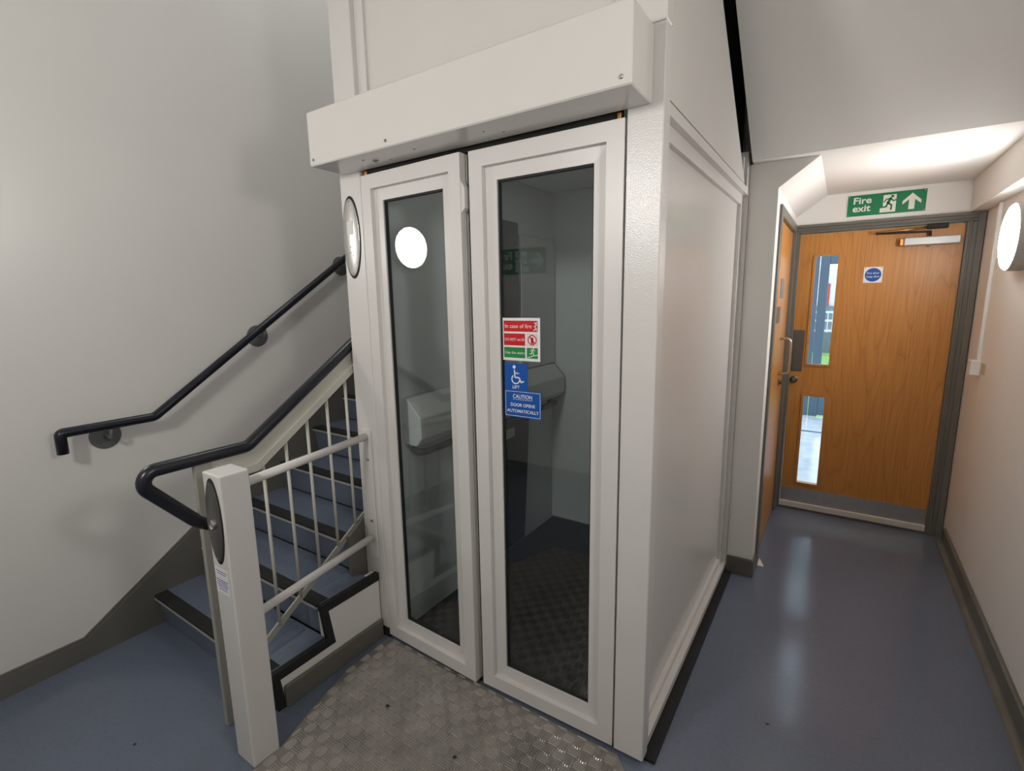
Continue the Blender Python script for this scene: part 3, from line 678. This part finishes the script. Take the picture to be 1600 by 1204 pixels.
# ------------------------------------------------------------------ trunking and junction box on the right wall
ct_ = empty('cable_trunking', (XR, 2.33, 1.15), 'white cable trunking dropping to a box by the fire door', 'trunking')
box('trunking', XR - .018, XR, 2.335, 2.360, 1.232, 2.098, 'wplastic', ct_, .003)
box('switch_box', XR - .045, XR, 2.305, 2.395, 1.150, 1.235, 'wplastic', ct_, .005)
box('switch_label', XR - .0035, XR, 2.20, 2.29, 1.165, 1.225, 'tape', ct_)

# ------------------------------------------------------------------ litter on the floor
def crumb(x, y, r, label, z=0, mat='crumb', name='dried_leaf_crumb', cat='litter', grp='dried leaf crumbs on the floor'):
    n = 7; bm = bmesh.new(); a0 = random.uniform(0, 6)
    ring = [bm.verts.new((x + r * random.uniform(.5, 1.2) * math.cos(a0 + k * 6.283 / n), y + .6 * r * random.uniform(.5, 1.2) * math.sin(a0 + k * 6.283 / n), z + .0006)) for k in range(n)]
    top = bm.verts.new((x, y, z + r * .35)); bm.faces.new(ring[::-1])
    for k in range(n): bm.faces.new((ring[k], ring[(k + 1) % n], top))
    return tagit(link(name, finish(bm, name), mat), label, cat, grp)
crumb(-.575, .0 - .33, .012, 'dark crumb lying on the chequer plate below the doors', .0085)
crumb(-.95, -.30, .012, 'dark crumb on the chequer plate towards the call post', .0085)
crumb(-1.63, -.93, .010, 'dark crumb on blue floor near the stair foot')
crumb(.345, .43, .010, 'dark crumb on blue floor midway along the corridor')
crumb(.99, .56, .012, 'dark crumb on blue floor beside the corridor skirting')
prism('paper_scrap', [(.146, 1.66), (.185, 1.665), (.150, 1.76)], 'z', .0005, .002, 'paper')
tagit(bpy.data.objects['paper_scrap'], 'white paper scrap beneath the side door frame', 'litter')

# ------------------------------------------------------------------ outside, seen through the vision panels
S(box('floor_lobby', -1.5, 2.5, YE + .0, 6.2, -.1, -.002, 'lobby'), 'pale shiny lobby floor beyond the fire door', 'floor')
S(box('trim_6', -1.5, 2.5, 5.28, 5.33, -.0019, .002, 'bluegrey'), 'thin dark strip across the lobby floor', 'floor strip')
S(box('ground_lawn', -9, 9, 6.2, 16, -.2, -.1, 'grass'), 'green lawn outside beyond the lobby', 'lawn')
od = empty('lobby_door', (.3, 6.25, 0), 'blue-grey framed glazed door at the lobby end', 'door')
for x0_, x1_ in ((.02, .17), (.178, .281), (.95, 1.1)): box('door_stile', x0_, x1_, 6.21, 6.27, 0, 2.4, 'bluegrey', od, .005)
box('bottom_rail', .281, .95, 6.215, 6.265, .02, .30, 'bluegrey', od, .005)
box('top_rail', .281, .95, 6.215, 6.265, 2.0, 2.4, 'bluegrey', od, .005)
box('door_pane', .281, .95, 6.235, 6.243, .30, 2.0, 'clear', od)
fe = empty('white_railing', (0, 16, 0), 'white railing on a low wall across the lawn outside', 'railing')
box('low_wall', -3, 3, 16.01, 16.2, -.2, .5, 'tarmac', fe)
for z_ in (.55, .85, 1.10): box('rail', -1.5, 1.5, 16.06, 16.10, z_ - .03, z_ + .03, 'fencewhite', fe)
for k in range(25): box('upright', -1.5 + .125 * k - .012, -1.5 + .125 * k + .012, 16.062, 16.098, .5, 1.1, 'fencewhite', fe)
bd = empty('far_building', (0, 20, 0), 'pale building with a red door outside', 'building')
box('building_wall', -6, 6, 20, 20.3, -.2, 2.5, 'render', bd)
box('building_door', -.10, .04, 19.95, 20.0, -.2, 2.0, 'brickred', bd)
box('building_base', -6, 6, 19.9, 19.99, -.2, 1.2, 'tarmac', bd)
